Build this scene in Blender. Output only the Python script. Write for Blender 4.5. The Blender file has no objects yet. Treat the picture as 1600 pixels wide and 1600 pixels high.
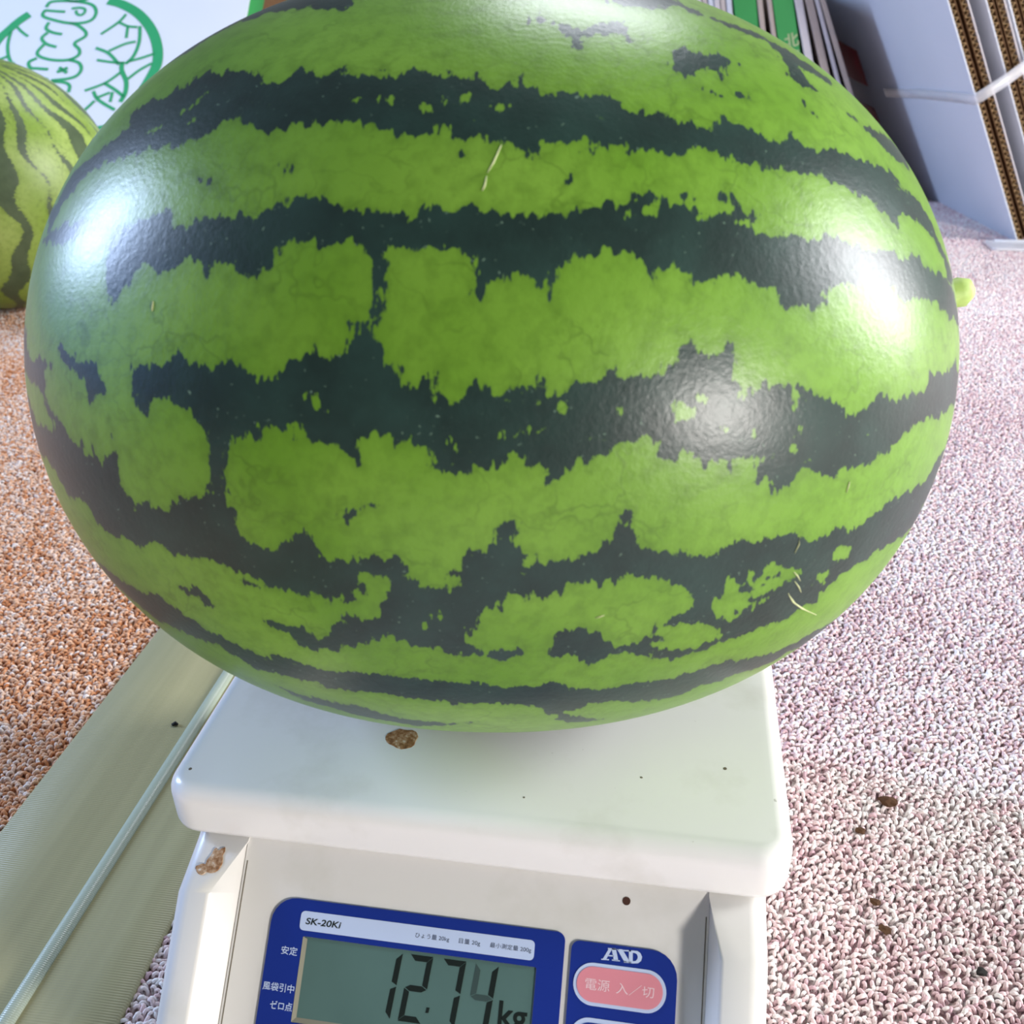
import bpy, bmesh, math, random
import numpy as np
from mathutils import Vector, Matrix
random.seed(7); rng = np.random.default_rng(7)
scene = bpy.context.scene
COL = scene.collection

def srgb(h, a=1.0):
    h = h.lstrip('#'); v = [int(h[i:i+2], 16)/255 for i in (0, 2, 4)]
    return tuple(x/12.92 if x <= .04045 else ((x+.055)/1.055)**2.4 for x in v)+(a,)

# ------------------------------------------------------------------ camera
cam_d = bpy.data.cameras.new('camera'); cam = bpy.data.objects.new('camera', cam_d); COL.objects.link(cam)
CAM = Vector((0.05874, -0.32884, 0.39090))
RIGHT = Vector((0.98770383, 0.15565182, -0.01461679)); DOWN = Vector((0.0653084, -0.49574511, -0.86600901)); FWD = Vector((-0.14204208, 0.85440582, -0.49981471))
mw = Matrix((RIGHT, -DOWN, -FWD)).transposed().to_4x4(); mw.translation = CAM
cam.matrix_world = mw
cam_d.sensor_width = 36; cam_d.sensor_fit = 'HORIZONTAL'; cam_d.lens = 1500/1600*36
cam_d.clip_start = .01; cam_d.clip_end = 50
cam_d.dof.use_dof = True; cam_d.dof.focus_distance = .42; cam_d.dof.aperture_fstop = 20
scene.camera = cam
# ------------------------------------------------------------------ world and light
world = bpy.data.worlds.new('world'); scene.world = world; world.use_nodes = True
bg = world.node_tree.nodes['Background']; bg.inputs[0].default_value = srgb('#dfe6f2'); bg.inputs[1].default_value = .12
def area(name, loc, target, sx, sy, power, color):
    d = bpy.data.lights.new(name, 'AREA'); d.shape = 'RECTANGLE'; d.size = sx; d.size_y = sy; d.energy = power; d.color = srgb(color)[:3]
    o = bpy.data.objects.new(name, d); COL.objects.link(o); o.location = loc
    o.rotation_euler = (Vector(target)-Vector(loc)).to_track_quat('-Z', 'Y').to_euler(); return o
area('window_light_right', (2.8, .62, 1.35), (0, 0, .25), .8, 1.05, 72, '#fbfbff')
area('window_light_right_low', (2.75, .74, .58), (0, 0, .28), .36, .40, 20, '#fffdf8')
area('window_light_front_right', (2.30, -1.90, .60), (0, 0, .2), .28, .34, 62, '#fffaf4')
area('window_light_left', (-2.9, -.1, .95), (0, 0, .25), 2.4, 1.6, 15, '#7fafff')
area('window_light_left_tall', (-2.8, .50, 1.33), (0, 0, .28), .30, .95, 60, '#c4daff')
area('window_light_back', (.15, 2.2, 2.35), (0, 0, .3), 1.0, .6, 26, '#f2f6ff')
vs = scene.view_settings; vs.view_transform = 'Standard'; vs.look = 'None'; vs.exposure = 0.37; vs.gamma = 1; vs.use_curve_mapping = False
# ------------------------------------------------------------------ helpers
def empty(name, loc=(0, 0, 0)):
    o = bpy.data.objects.new(name, None); COL.objects.link(o); o.location = loc; o.empty_display_size = .02; return o
def tag(o, label=None, cat=None, group=None, kind=None):
    if label: o['label'] = label
    if cat: o['category'] = cat
    if group: o['group'] = group
    if kind: o['kind'] = kind
    return o
def absloc(p):
    v = Vector((0, 0, 0))
    while p: v += p.location; p = p.parent
    return v
def link(name, me, mat, parent=None, origin=None):
    o = bpy.data.objects.new(name, me); COL.objects.link(o)
    if mat: me.materials.append(mat)
    if parent: o.parent = parent
    if origin is not None: o.location = Vector(origin)-absloc(parent)
    return o
def mk(name, verts, faces, mat, parent=None, smooth=False, origin=None):
    """world-space verts; stored relative to origin (default: the parent's origin)"""
    base = Vector(origin) if origin is not None else absloc(parent)
    me = bpy.data.meshes.new(name)
    me.from_pydata([tuple(Vector(v)-base) for v in verts], [], faces); me.update()
    if smooth: me.shade_smooth()
    return link(name, me, mat, parent, origin)
def from_bm(name, bm, mat, parent=None, smooth=False, origin=None, angle=None):
    base = Vector(origin) if origin is not None else absloc(parent)
    bmesh.ops.translate(bm, verts=bm.verts, vec=-base)
    bmesh.ops.recalc_face_normals(bm, faces=bm.faces)
    me = bpy.data.meshes.new(name); bm.to_mesh(me); bm.free()
    if smooth: me.shade_smooth()
    if angle: me.set_sharp_from_angle(angle=math.radians(angle))
    return link(name, me, mat, parent, origin)
def rrect(x0, x1, y0, y1, r, n=6):
    if not isinstance(r, (tuple, list)): r = (r,)*4
    out = []
    for (cx, cy, a0, rr) in ((x1, y1, 0, r[0]), (x0, y1, 90, r[1]), (x0, y0, 180, r[2]), (x1, y0, 270, r[3])):
        sx = -1 if cx == x1 else 1; sy = -1 if cy == y1 else 1
        if rr <= 0: out.append((cx, cy)); continue
        for k in range(n+1):
            a = math.radians(a0+90*k/n); out.append((cx+sx*rr+rr*math.cos(a), cy+sy*rr+rr*math.sin(a)))
    return out
def loft(loops, cap0=True, cap1=True):
    n = len(loops[0]); V = [p for l in loops for p in l]; F = []
    for i in range(len(loops)-1):
        for j in range(n):
            k = (j+1) % n; F.append((i*n+j, i*n+k, (i+1)*n+k, (i+1)*n+j))
    if cap0: F.append(tuple(range(n-1, -1, -1)))
    if cap1: F.append(tuple(range((len(loops)-1)*n, len(loops)*n)))
    return V, F
def tube(pts, rad, sides=10, cap=True):
    pts = [Vector(p) for p in pts]; loops = []; up = Vector((0, 0, 1))
    for i, p in enumerate(pts):
        t = (pts[min(i+1, len(pts)-1)]-pts[max(i-1, 0)]).normalized()
        a = t.cross(up); a = a.normalized() if a.length > 1e-4 else Vector((1, 0, 0)); b = t.cross(a)
        r = rad[i] if hasattr(rad, '__len__') else rad
        loops.append([p+a*r*math.cos(2*math.pi*k/sides)+b*r*math.sin(2*math.pi*k/sides) for k in range(sides)])
    return loft(loops, cap, cap)
# material helper ---------------------------------------------------
class NT:
    def __init__(s, name):
        s.m = bpy.data.materials.new(name); s.m.use_nodes = True; s.t = s.m.node_tree; s.b = s.t.nodes['Principled BSDF']
    def n(s, typ, **kw):
        nd = s.t.nodes.new(typ)
        for k, v in kw.items():
            if k.startswith('i_'): nd.inputs[k[2:].replace('_', ' ')].default_value = v
            else: setattr(nd, k, v)
        return nd
    def l(s, a, b): s.t.links.new(a, b)
    def math(s, op, a, b=None, clamp=False):
        nd = s.n('ShaderNodeMath', operation=op); nd.use_clamp = clamp
        for i, x in enumerate((a, b)):
            if x is None: continue
            if hasattr(x, 'links'): s.l(x, nd.inputs[i])
            else: nd.inputs[i].default_value = x
        return nd.outputs[0]
    def mix(s, f, a, b, blend='MIX'):
        nd = s.n('ShaderNodeMix', data_type='RGBA', blend_type=blend)
        for i, x in ((0, f), (6, a), (7, b)):
            if hasattr(x, 'links'): s.l(x, nd.inputs[i])
            else: nd.inputs[i].default_value = x
        return nd.outputs[2]
    def ramp(s, f, stops):
        nd = s.n('ShaderNodeValToRGB'); e = nd.color_ramp.elements
        while len(e) < len(stops): e.new(.5)
        for i, (p, c) in enumerate(stops): e[i].position = p; e[i].color = c
        s.l(f, nd.inputs[0]); return nd.outputs[0]
    def rng(s, v, a, b, c=0., d=1.):
        nd = s.n('ShaderNodeMapRange'); s.l(v, nd.inputs[0])
        for i, x in enumerate((a, b, c, d)): nd.inputs[i+1].default_value = x
        return nd.outputs[0]
    def obj(s): return s.n('ShaderNodeTexCoord').outputs['Object']
    def mapp(s, v, scale=(1, 1, 1), loc=(0, 0, 0), rot=(0, 0, 0)):
        nd = s.n('ShaderNodeMapping'); s.l(v, nd.inputs[0]); nd.inputs['Scale'].default_value = scale; nd.inputs['Location'].default_value = loc; nd.inputs['Rotation'].default_value = rot
        return nd.outputs[0]
    def noise(s, v, scale, detail=2, rough=.5, out=0, dist=0.):
        nd = s.n('ShaderNodeTexNoise'); s.l(v, nd.inputs['Vector']); nd.inputs['Scale'].default_value = scale; nd.inputs['Detail'].default_value = detail; nd.inputs['Roughness'].default_value = rough; nd.inputs['Distortion'].default_value = dist
        return nd.outputs[out]
    def bump(s, h, strength, dist):
        nd = s.n('ShaderNodeBump'); s.l(h, nd.inputs['Height']); nd.inputs['Strength'].default_value = strength; nd.inputs['Distance'].default_value = dist
        s.l(nd.outputs[0], s.b.inputs['Normal'])
    def col(s, c):
        if hasattr(c, 'links'): s.l(c, s.b.inputs['Base Color'])
        else: s.b.inputs['Base Color'].default_value = c
    def set(s, **kw):
        for k, v in kw.items():
            i = s.b.inputs[k.replace('_', ' ')]
            if hasattr(v, 'links'): s.l(v, i)
            else: i.default_value = v
        return s
def plain(name, hexc, rough=.5, var=.06, scale=40, spec=.5, **kw):
    t = NT(name); n = t.noise(t.obj(), scale, 4)
    c = srgb(hexc); d = tuple(x*(1-var*2.2) for x in c[:3])+(1,)
    t.col(t.mix(n, c, d)); t.set(Roughness=rough, Specular_IOR_Level=spec, **kw); return t.m
# ------------------------------------------------------------------ surface data
# pattern outlines on the big melon in its own angles (milliradians from the stem axis, around the axis)
DARK=[(2523,1039,2443,997,2420,1031,2394,1069,2325,1048,2249,1027,2225,1037,2189,1037,2167,1043,2184,1107,2161,1115,2135,1104,2125,1115,2088,1090,2065,1094,2059,1114,2037,1088,2013,1114,1986,1119,1972,1103,1950,1078,1940,1095,1920,1075,1900,1067,1879,1057,1877,1061,1862,1024,1848,1008,1833,1003,1815,1016,1802,1029,1783,1009,1769,1002,1757,990,1737,999,1721,1014,1706,997,1683,986,1671,986,1666,1013,1660,984,1646,965,1630,970,1618,995,1604,987,1588,969,1573,972,1566,1005,1564,970,1541,963,1533,980,1528,959,1516,942,1496,939,1485,947,1482,943,1474,974,1470,978,1464,949,1457,937,1447,944,1438,927,1422,928,1408,938,1391,939,1382,926,1367,938,1348,940,1330,923,1315,916,1300,905,1264,912,1241,908,1233,898,1222,901,1204,890,1198,904,1176,899,1155,924,1149,940,1135,932,1111,919,1090,931,1068,921,1063,910,1040,914,1025,933,1012,975,1011,946,984,932,958,934,938,955,905,970,871,974,829,995,763,1037,729,1036,692,1008,637,1042,618,1055,582,1031,517,955,373,955,476,801,499,800,505,901,560,910,576,932,636,925,675,908,709,897,743,858,752,829,769,824,788,838,813,839,816,858,843,861,870,860,866,853,899,858,931,851,953,858,975,854,997,842,1017,842,1037,846,1057,838,1082,833,1106,831,1127,826,1138,826,1152,838,1163,844,1178,840,1194,839,1210,837,1224,822,1240,811,1250,807,1260,819,1278,821,1291,817,1298,803,1308,805,1318,825,1333,824,1342,814,1354,816,1359,801,1371,803,1373,824,1388,824,1413,818,1424,813,1436,811,1437,797,1447,789,1444,778,1453,786,1465,799,1478,810,1483,812,1492,822,1500,811,1512,825,1525,824,1537,817,1543,807,1544,787,1547,810,1556,828,1562,844,1571,845,1583,831,1602,830,1612,825,1625,826,1637,843,1656,853,1675,861,1702,866,1724,867,1739,864,1758,873,1768,871,1777,884,1787,879,1802,872,1816,873,1832,867,1854,883,1867,899,1890,917,1910,923,1927,916,1943,911,1947,895,1959,889,1964,880,1990,895,2006,888,2030,898,2053,902,2061,894,2082,911,2103,915,2139,920,2170,934,2220,951,2252,946,2299,959,2326,939,2363,939,2390,899,2440,851),
(2485,868,2458,852,2410,853,2340,823,2263,786,2205,778,2182,764,2149,735,2103,716,2083,722,2059,717,2048,724,2046,739,2030,726,2016,730,2007,713,1994,690,1977,685,1957,688,1956,705,1929,691,1898,688,1878,691,1852,684,1835,681,1830,691,1809,694,1791,702,1789,718,1779,723,1763,718,1745,710,1727,698,1705,692,1693,680,1672,680,1656,676,1632,676,1612,672,1601,658,1593,663,1584,678,1575,685,1568,679,1557,676,1541,679,1522,679,1518,670,1497,671,1477,667,1475,667,1467,674,1449,670,1433,669,1420,665,1406,672,1388,678,1379,683,1363,685,1349,686,1349,700,1339,703,1335,690,1325,690,1318,700,1305,707,1301,720,1283,719,1266,724,1261,709,1251,714,1243,702,1233,710,1220,706,1201,704,1180,701,1158,703,1155,714,1149,702,1135,712,1127,710,1124,703,1106,707,1100,714,1091,711,1095,692,1107,695,1106,702,1130,697,1133,686,1104,678,1077,673,1074,673,1043,677,1003,691,968,691,927,710,900,704,867,701,832,699,817,719,787,727,755,727,713,738,699,757,665,760,653,739,585,751,572,781,499,800,447,809,339,747,328,667,435,628,544,615,585,635,637,625,681,616,720,596,749,592,771,609,801,619,825,616,852,613,870,604,894,600,911,583,934,574,952,563,959,555,948,541,952,533,970,535,979,519,987,529,1004,534,1027,524,1040,512,1043,525,1053,542,1065,554,1090,558,1107,569,1122,577,1136,577,1153,570,1166,562,1193,553,1209,555,1220,573,1235,579,1250,584,1268,579,1275,556,1277,580,1293,580,1298,600,1315,608,1329,597,1338,603,1359,597,1371,589,1387,589,1389,574,1403,575,1416,560,1414,548,1420,539,1421,516,1429,525,1440,536,1445,552,1460,556,1474,556,1478,550,1493,547,1507,529,1512,518,1526,521,1518,538,1522,564,1531,581,1539,602,1549,605,1566,599,1582,604,1594,604,1610,598,1619,604,1630,605,1638,592,1642,571,1647,568,1653,589,1661,606,1677,614,1684,624,1691,618,1702,612,1729,611,1736,624,1753,619,1779,624,1789,612,1804,598,1814,580,1824,563,1830,555,1832,560,1858,572,1867,591,1884,593,1899,588,1917,597,1919,571,1925,572,1926,598,1949,611,1965,607,1992,600,2012,586,2034,596,2046,613,2072,603,2095,570,2111,554,2115,536,2132,546,2147,579,2153,631,2149,661,2163,698,2189,713,2218,727,2286,744,2337,753,2442,827),
(1651,580,1639,580,1637,548,1630,533,1630,513,1633,490,1641,461,1653,461,1653,484,1650,504,1643,516,1641,524,1647,548),
(2638,591,2642,603,2543,539,2547,465,2477,406,2435,428,2384,412,2358,397,2391,383,2398,338,2409,307,2397,273,2359,244,2326,217,2305,189,2273,182,2259,190,2248,161,2226,157,2223,184,2219,163,2196,149,2167,171,2144,191,2137,180,2147,142,2153,103,2139,81,2119,52,2088,78,2065,55,2030,76,2010,85,2000,102,1974,111,1951,111,1934,127,1951,137,1930,143,1930,175,1933,202,1928,223,1921,247,1930,270,1948,279,1959,301,1989,310,2002,321,2034,321,2043,310,2046,289,2059,292,2078,305,2088,326,2090,354,2079,401,2052,394,2033,393,2004,403,1983,423,1966,419,1951,393,1932,396,1908,386,1886,405,1874,414,1863,402,1847,383,1833,377,1830,374,1815,364,1806,368,1796,371,1780,383,1774,401,1754,404,1741,410,1734,422,1720,408,1708,413,1693,415,1686,431,1679,438,1681,464,1672,459,1670,453,1659,470,1648,473,1644,467,1643,444,1639,421,1630,401,1622,404,1615,386,1609,363,1597,352,1583,358,1576,363,1576,378,1575,375,1574,343,1571,329,1560,327,1556,314,1547,319,1530,332,1530,349,1522,356,1509,349,1494,335,1485,338,1483,349,1475,346,1472,345,1461,349,1448,343,1437,358,1433,368,1426,361,1419,343,1408,343,1396,349,1376,359,1357,362,1341,375,1336,391,1324,375,1307,370,1302,378,1273,372,1263,384,1256,393,1253,379,1235,393,1228,418,1218,427,1205,427,1197,415,1173,416,1151,419,1148,432,1137,439,1134,413,1130,374,1115,358,1100,344,1082,354,1072,357,1070,352,1036,353,1013,356,992,343,970,326,941,313,921,304,895,269,870,266,850,289,824,304,801,315,765,302,720,307,681,298,677,329,647,310,620,352,622,375,557,367,467,395,431,437,374,388,317,344,322,335,353,35,428,-291,414,-303,446,-378,475,-434,495,-479,535,-439,609,-330,650,-305,703,-271,746,-253,772,-256,814,-243,845,-250,850,-274,875,-278,890,-294,892,-329,921,-305,940,-313,961,-323,980,-325,1011,-317,1013,-330,1032,-322,1056,-325,1084,-322,1103,-326,1130,-322,1145,-334,1167,-334,1188,-343,1220,-326,1247,-313,1254,-295,1298,-279,1323,-274,1336,-288,1353,-299,1369,-285,1380,-271,1393,-257,1407,-266,1427,-252,1463,-250,1484,-254,1501,-256,1509,-261,1523,-255,1537,-239,1544,-250,1558,-253,1562,-239,1578,-238,1590,-222,1602,-229,1611,-219,1630,-218,1644,-207,1655,-193,1682,-199,1696,-215,1717,-232,1744,-244,1754,-258,1778,-262,1803,-273,1821,-256,1830,-236,1849,-221,1869,-212,1886,-199,1878,-194,1854,-199,1836,-200,1809,-197,1802,-211,1786,-222,1768,-217,1752,-183,1740,-170,1728,-163,1731,-145,1724,-135,1710,-148,1691,-146,1673,-143,1662,-126,1667,-100,1660,-83,1662,-71,1644,-65,1646,-61,1645,-41,1655,-23,1668,-27,1680,-23,1693,-34,1694,-46,1688,-57,1687,-77,1708,-78,1697,-95,1710,-102,1721,-108,1730,-94,1746,-90,1756,-109,1757,-90,1781,-88,1806,-104,1819,-91,1845,-93,1858,-79,1875,-70,1902,-64,1923,-59,1949,-54,1973,-57,1985,-47,2018,-49,2047,-62,2058,-56,2075,-44,2110,-51,2137,-70,2162,-77,2187,-63,2230,-86,2260,-75,2293,-50,2302,-21,2326,-12,2398,-36,2412,-8,2439,20,2484,45,2621,12,2626,67,2634,121,2634,171),
(2409,-351,2361,-315,2320,-312,2252,-292,2195,-279,2145,-246,2116,-268,2083,-283,2054,-296,2025,-316,1988,-319,1961,-330,1934,-348,1931,-350,1911,-352,1888,-325,1861,-335,1836,-337,1817,-349,1771,-348,1741,-341,1706,-337,1690,-340,1657,-340,1636,-343,1611,-342,1585,-350,1561,-352,1537,-344,1526,-362,1506,-369,1491,-370,1488,-371,1449,-375,1437,-359,1408,-369,1389,-396,1363,-412,1323,-424,1293,-421,1264,-420,1220,-434,1185,-437,1159,-434,1126,-435,1093,-429,1047,-462,1002,-491,982,-526,948,-537,904,-551,858,-560,794,-641,729,-700,695,-679,661,-655,629,-630,634,-626,679,-661,719,-687,759,-710,803,-732,850,-747,914,-639,964,-645,1000,-615,1053,-565,1096,-569,1114,-564,1146,-548,1165,-573,1184,-585,1216,-562,1242,-556,1268,-539,1315,-500,1351,-496,1366,-517,1387,-537,1401,-537,1369,-605,1331,-659,1391,-657,1422,-568,1441,-500,1465,-474,1492,-461,1518,-459,1579,-462,1590,-444,1615,-448,1641,-440,1674,-435,1701,-431,1724,-426,1769,-446,1803,-446,1822,-430,1855,-433,1887,-428,1924,-438,1954,-445,1964,-426,1987,-402,2019,-379,2063,-393,2110,-397,2166,-414,2227,-444,2260,-421,2302,-410,2363,-431,2390,-402),
(1929,-531,1875,-556,1837,-539,1789,-544,1746,-533,1722,-578,1690,-605,1645,-606,1604,-617,1557,-590,1607,-648,1670,-687,1713,-664,1776,-654,1835,-609,1886,-607),
(2202,1394,2198,1404,2133,1347,2088,1340,2060,1382,2020,1377,2008,1416,1966,1369,1943,1360,1926,1376,1888,1338,1853,1323,1824,1302,1810,1277,1783,1272,1758,1240,1749,1257,1738,1255,1749,1294,1751,1338,1840,1532,1963,1494,2054,1456),
(1462,1162,1451,1195,1435,1160,1412,1140,1405,1148,1382,1129,1366,1159,1340,1182,1314,1194,1309,1161,1306,1125,1314,1134,1335,1126,1348,1110,1356,1125,1371,1114,1381,1095,1385,1072,1391,1076,1394,1092,1404,1106,1417,1139,1442,1153,1461,1143),
(1340,1268,1329,1304,1282,1380,1224,1420,1168,1361,1096,1367,1022,1394,1042,1348,1099,1324,1138,1334,1170,1333,1206,1349,1237,1315,1271,1276,1296,1277,1318,1272),
(1236,1103,1218,1136,1201,1140,1184,1132,1167,1124,1143,1166,1135,1152,1111,1137,1131,1122,1141,1097,1147,1054,1154,1077,1172,1079,1190,1058,1199,1038,1213,1034,1230,1045,1243,1058,1235,1070),
(1173,1009,1157,1012,1143,1004,1155,993),
(1124,1024,1109,1032,1100,1019,1113,1014),
(1033,1365,986,1383,934,1364,867,1361,884,1311,919,1302,960,1282,961,1228,933,1193,961,1163,982,1178,1003,1186,1000,1248,1012,1300),
(974,1114,969,1093,956,1064,969,1062,975,1087),
(853,1174,798,1194,755,1229,669,1347,605,1376,620,1239,677,1178,719,1153,759,1154,794,1162,839,1177),
(1405,736,1396,748,1390,734,1400,730),
(1230,731,1201,733,1198,725,1212,724,1227,720),
(1163,736,1140,743,1132,728,1146,729,1158,723),
(2308,445,2275,434,2245,416,2223,403,2186,406,2180,383,2175,356,2157,334,2188,324,2201,295,2210,311,2217,347,2249,366,2279,375,2304,396,2313,423),
]
LIGHT=[(325,225,323,188,387,181,476,198,529,196,580,195,640,208,694,195,721,172,758,152,793,149,795,125,824,125,855,120,889,126,909,122,928,117,955,122,965,120,975,151,990,156,1003,153,1005,129,1017,116,1037,113,1049,104,1053,116,1048,138,1065,145,1077,134,1088,138,1084,159,1086,181,1071,183,1071,194,1081,200,1105,195,1126,201,1145,196,1157,199,1171,192,1181,178,1190,201,1204,219,1218,221,1233,211,1251,213,1256,239,1268,250,1280,256,1293,245,1312,248,1329,236,1336,224,1351,215,1374,213,1386,206,1393,195,1409,177,1419,168,1427,178,1430,197,1442,211,1451,208,1455,222,1466,219,1473,225,1480,219,1489,213,1495,204,1521,203,1528,189,1542,197,1555,192,1570,196,1574,210,1576,234,1587,243,1601,249,1614,255,1625,247,1631,264,1642,266,1653,269,1662,263,1672,251,1672,220,1675,205,1688,216,1699,228,1713,243,1732,249,1749,251,1748,269,1763,281,1772,293,1780,281,1772,265,1769,247,1778,250,1784,268,1808,270,1827,271,1833,259,1837,250,1847,260,1854,252,1874,244,1878,231,1894,223,1894,189,1906,164,1904,133,1908,100,1891,88,1896,54,1886,37,1870,21,1862,14,1838,15,1822,12,1802,36,1787,49,1767,55,1763,70,1757,70,1762,37,1751,31,1752,24,1751,5,1733,0,1720,2,1700,2,1687,9,1675,8,1654,22,1641,16,1629,15,1623,-1,1618,-12,1620,-24,1612,-33,1602,-31,1599,-52,1582,-55,1571,-63,1563,-49,1550,-45,1549,-29,1566,-26,1567,-18,1549,-16,1539,16,1539,30,1532,44,1523,37,1510,42,1502,55,1496,61,1497,79,1491,85,1477,93,1475,95,1468,96,1462,84,1466,74,1473,61,1473,54,1471,40,1469,22,1450,21,1462,11,1455,-1,1441,0,1424,-6,1412,4,1398,12,1385,3,1371,11,1353,15,1338,23,1331,44,1322,68,1317,81,1301,73,1294,64,1286,53,1280,26,1263,16,1239,6,1214,-1,1200,0,1197,-15,1171,-23,1150,-24,1139,-10,1112,-12,1110,7,1085,-5,1059,-11,1046,-10,1018,-15,979,-23,965,-48,941,-58,911,-53,891,-53,887,-49,850,-69,812,-75,775,-64,745,-54,737,-35,693,-52,646,-53,567,-85,518,-85,505,-55,452,-57,355,-97,341,-18,336,48,330,102,327,193),
(2651,398,2655,391,2570,357,2511,324,2452,321,2415,280,2404,246,2375,216,2391,192,2431,191,2507,167,2551,229,2584,268,2650,291,2649,307),
(1478,-74,1488,-77,1498,-94,1491,-115,1510,-110,1524,-119,1527,-141,1535,-159,1547,-164,1551,-198,1540,-218,1534,-239,1522,-242,1498,-234,1483,-234,1473,-229,1463,-251,1469,-258,1448,-266,1425,-263,1425,-236,1415,-206,1414,-181,1396,-178,1375,-177,1346,-182,1338,-209,1326,-228,1315,-247,1293,-251,1270,-247,1260,-231,1246,-209,1233,-197,1216,-182,1199,-168,1182,-164,1177,-146,1185,-120,1198,-97,1221,-87,1233,-62,1244,-64,1264,-51,1277,-55,1293,-48,1309,-55,1337,-51,1340,-65,1345,-50,1375,-50,1393,-60,1398,-76,1420,-73,1430,-85,1452,-77,1478,-76),
(1246,-225,1235,-213,1215,-206,1191,-210,1160,-220,1134,-235,1116,-260,1113,-293,1118,-310,1137,-311,1159,-319,1181,-316,1209,-302,1234,-287,1247,-258,1232,-258,1233,-241),
(1145,-173,1131,-159,1130,-139,1121,-128,1123,-103,1105,-98,1106,-119,1090,-126,1068,-115,1074,-93,1044,-94,1044,-91,1028,-103,1028,-88,1013,-100,997,-118,970,-129,962,-157,976,-166,994,-167,1008,-170,1020,-185,1022,-202,1030,-220,1050,-222,1067,-228,1085,-244,1098,-246,1125,-228,1137,-198),
(920,-184,903,-190,882,-190,881,-219,890,-245,914,-219),
(875,-156,875,-126,849,-126,826,-154,832,-175,853,-184),
(1241,307,1234,319,1218,322,1207,306,1209,287,1222,281,1233,294),
(1753,348,1743,345,1731,327,1726,308,1737,312,1743,330,1756,325),
(1556,259,1547,256,1550,238,1556,238),
(1019,335,1002,334,997,313,1010,299,1023,300,1011,317),
(1018,232,1004,247,1001,238,1009,226),
(1019,203,1008,216,1009,201),
(1151,264,1134,267,1137,258,1145,255),
(1125,325,1111,331,1113,318,1119,317),
(1593,-125,1581,-115,1581,-133,1591,-133),
(1608,-164,1600,-152,1599,-166,1606,-170),
(2016,997,1998,1012,1978,1033,1982,1004,1997,991),
(1997,945,1987,964,1976,945),
(2100,973,2085,980,2063,972,2085,962),
(1715,929,1703,931,1687,920,1699,914),
(1656,919,1640,923,1636,907,1644,909),
(1601,892,1588,888,1592,880),
(1570,916,1565,918,1561,904,1567,904),
(1550,914,1541,928,1540,916,1545,908),
(1502,889,1494,897,1490,886,1498,882),
(1301,709,1291,708,1289,697,1298,698),
(1287,699,1276,707,1261,696,1266,684,1283,685),
(1309,682,1302,685,1299,677,1307,674),
(1199,686,1189,691,1191,683),
(1195,328,1185,335,1182,324,1190,321),
(1463,264,1450,280,1446,276,1457,261),
(1405,315,1398,319,1394,314,1401,310),
(1323,306,1316,309,1315,303),
(1094,248,1087,252,1085,242,1091,242),
(490,-334,445,-390,450,-399,463,-424),
(1490,255,1484,269,1483,260),
]
SPECK=[(1089,-141,1077,-131,1058,-150,1041,-150,1054,-162,1071,-157),
(1071,-186,1048,-187,1019,-170,1010,-186,1026,-199,1056,-199),
(1036,-134,1024,-120,1006,-128,1008,-143,1029,-143),
(1091,-220,1071,-216,1053,-201,1050,-226,1073,-236),
(1070,-114,1049,-108,1051,-122,1067,-125),
(2056,-165,2034,-165,2008,-151,1997,-164,1988,-202,2003,-204,2019,-179,2046,-182),
(1904,-85,1889,-83,1867,-94,1886,-97,1905,-98),
(1978,-78,1970,-76,1967,-86,1976,-88),
(1721,105,1707,103,1681,118,1668,138,1650,126,1669,125,1687,101,1698,86,1715,95),
(2161,232,2147,230,2139,212,2155,213),
(1960,789,1941,782,1917,767,1937,774),
(1797,788,1784,789,1781,775,1790,766),
(1316,99,1310,112,1302,94,1296,72,1309,77),
(1131,184,1123,185,1125,169,1129,163),
]
SCRATCH=[(1493,805,1502,770,1510,747),(1511,740,1513,721,1516,711),(976,-140,964,-162,955,-184),(969,-177,955,-207,946,-233),(979,-215,962,-260,933,-312,879,-404),
(975,-225,954,-274,910,-350),(869,89,871,75,874,59),(976,-30,975,-53,982,-77),(1349,-148,1342,-146,1334,-143),(2028,530,2029,519,2030,508)]
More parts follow.
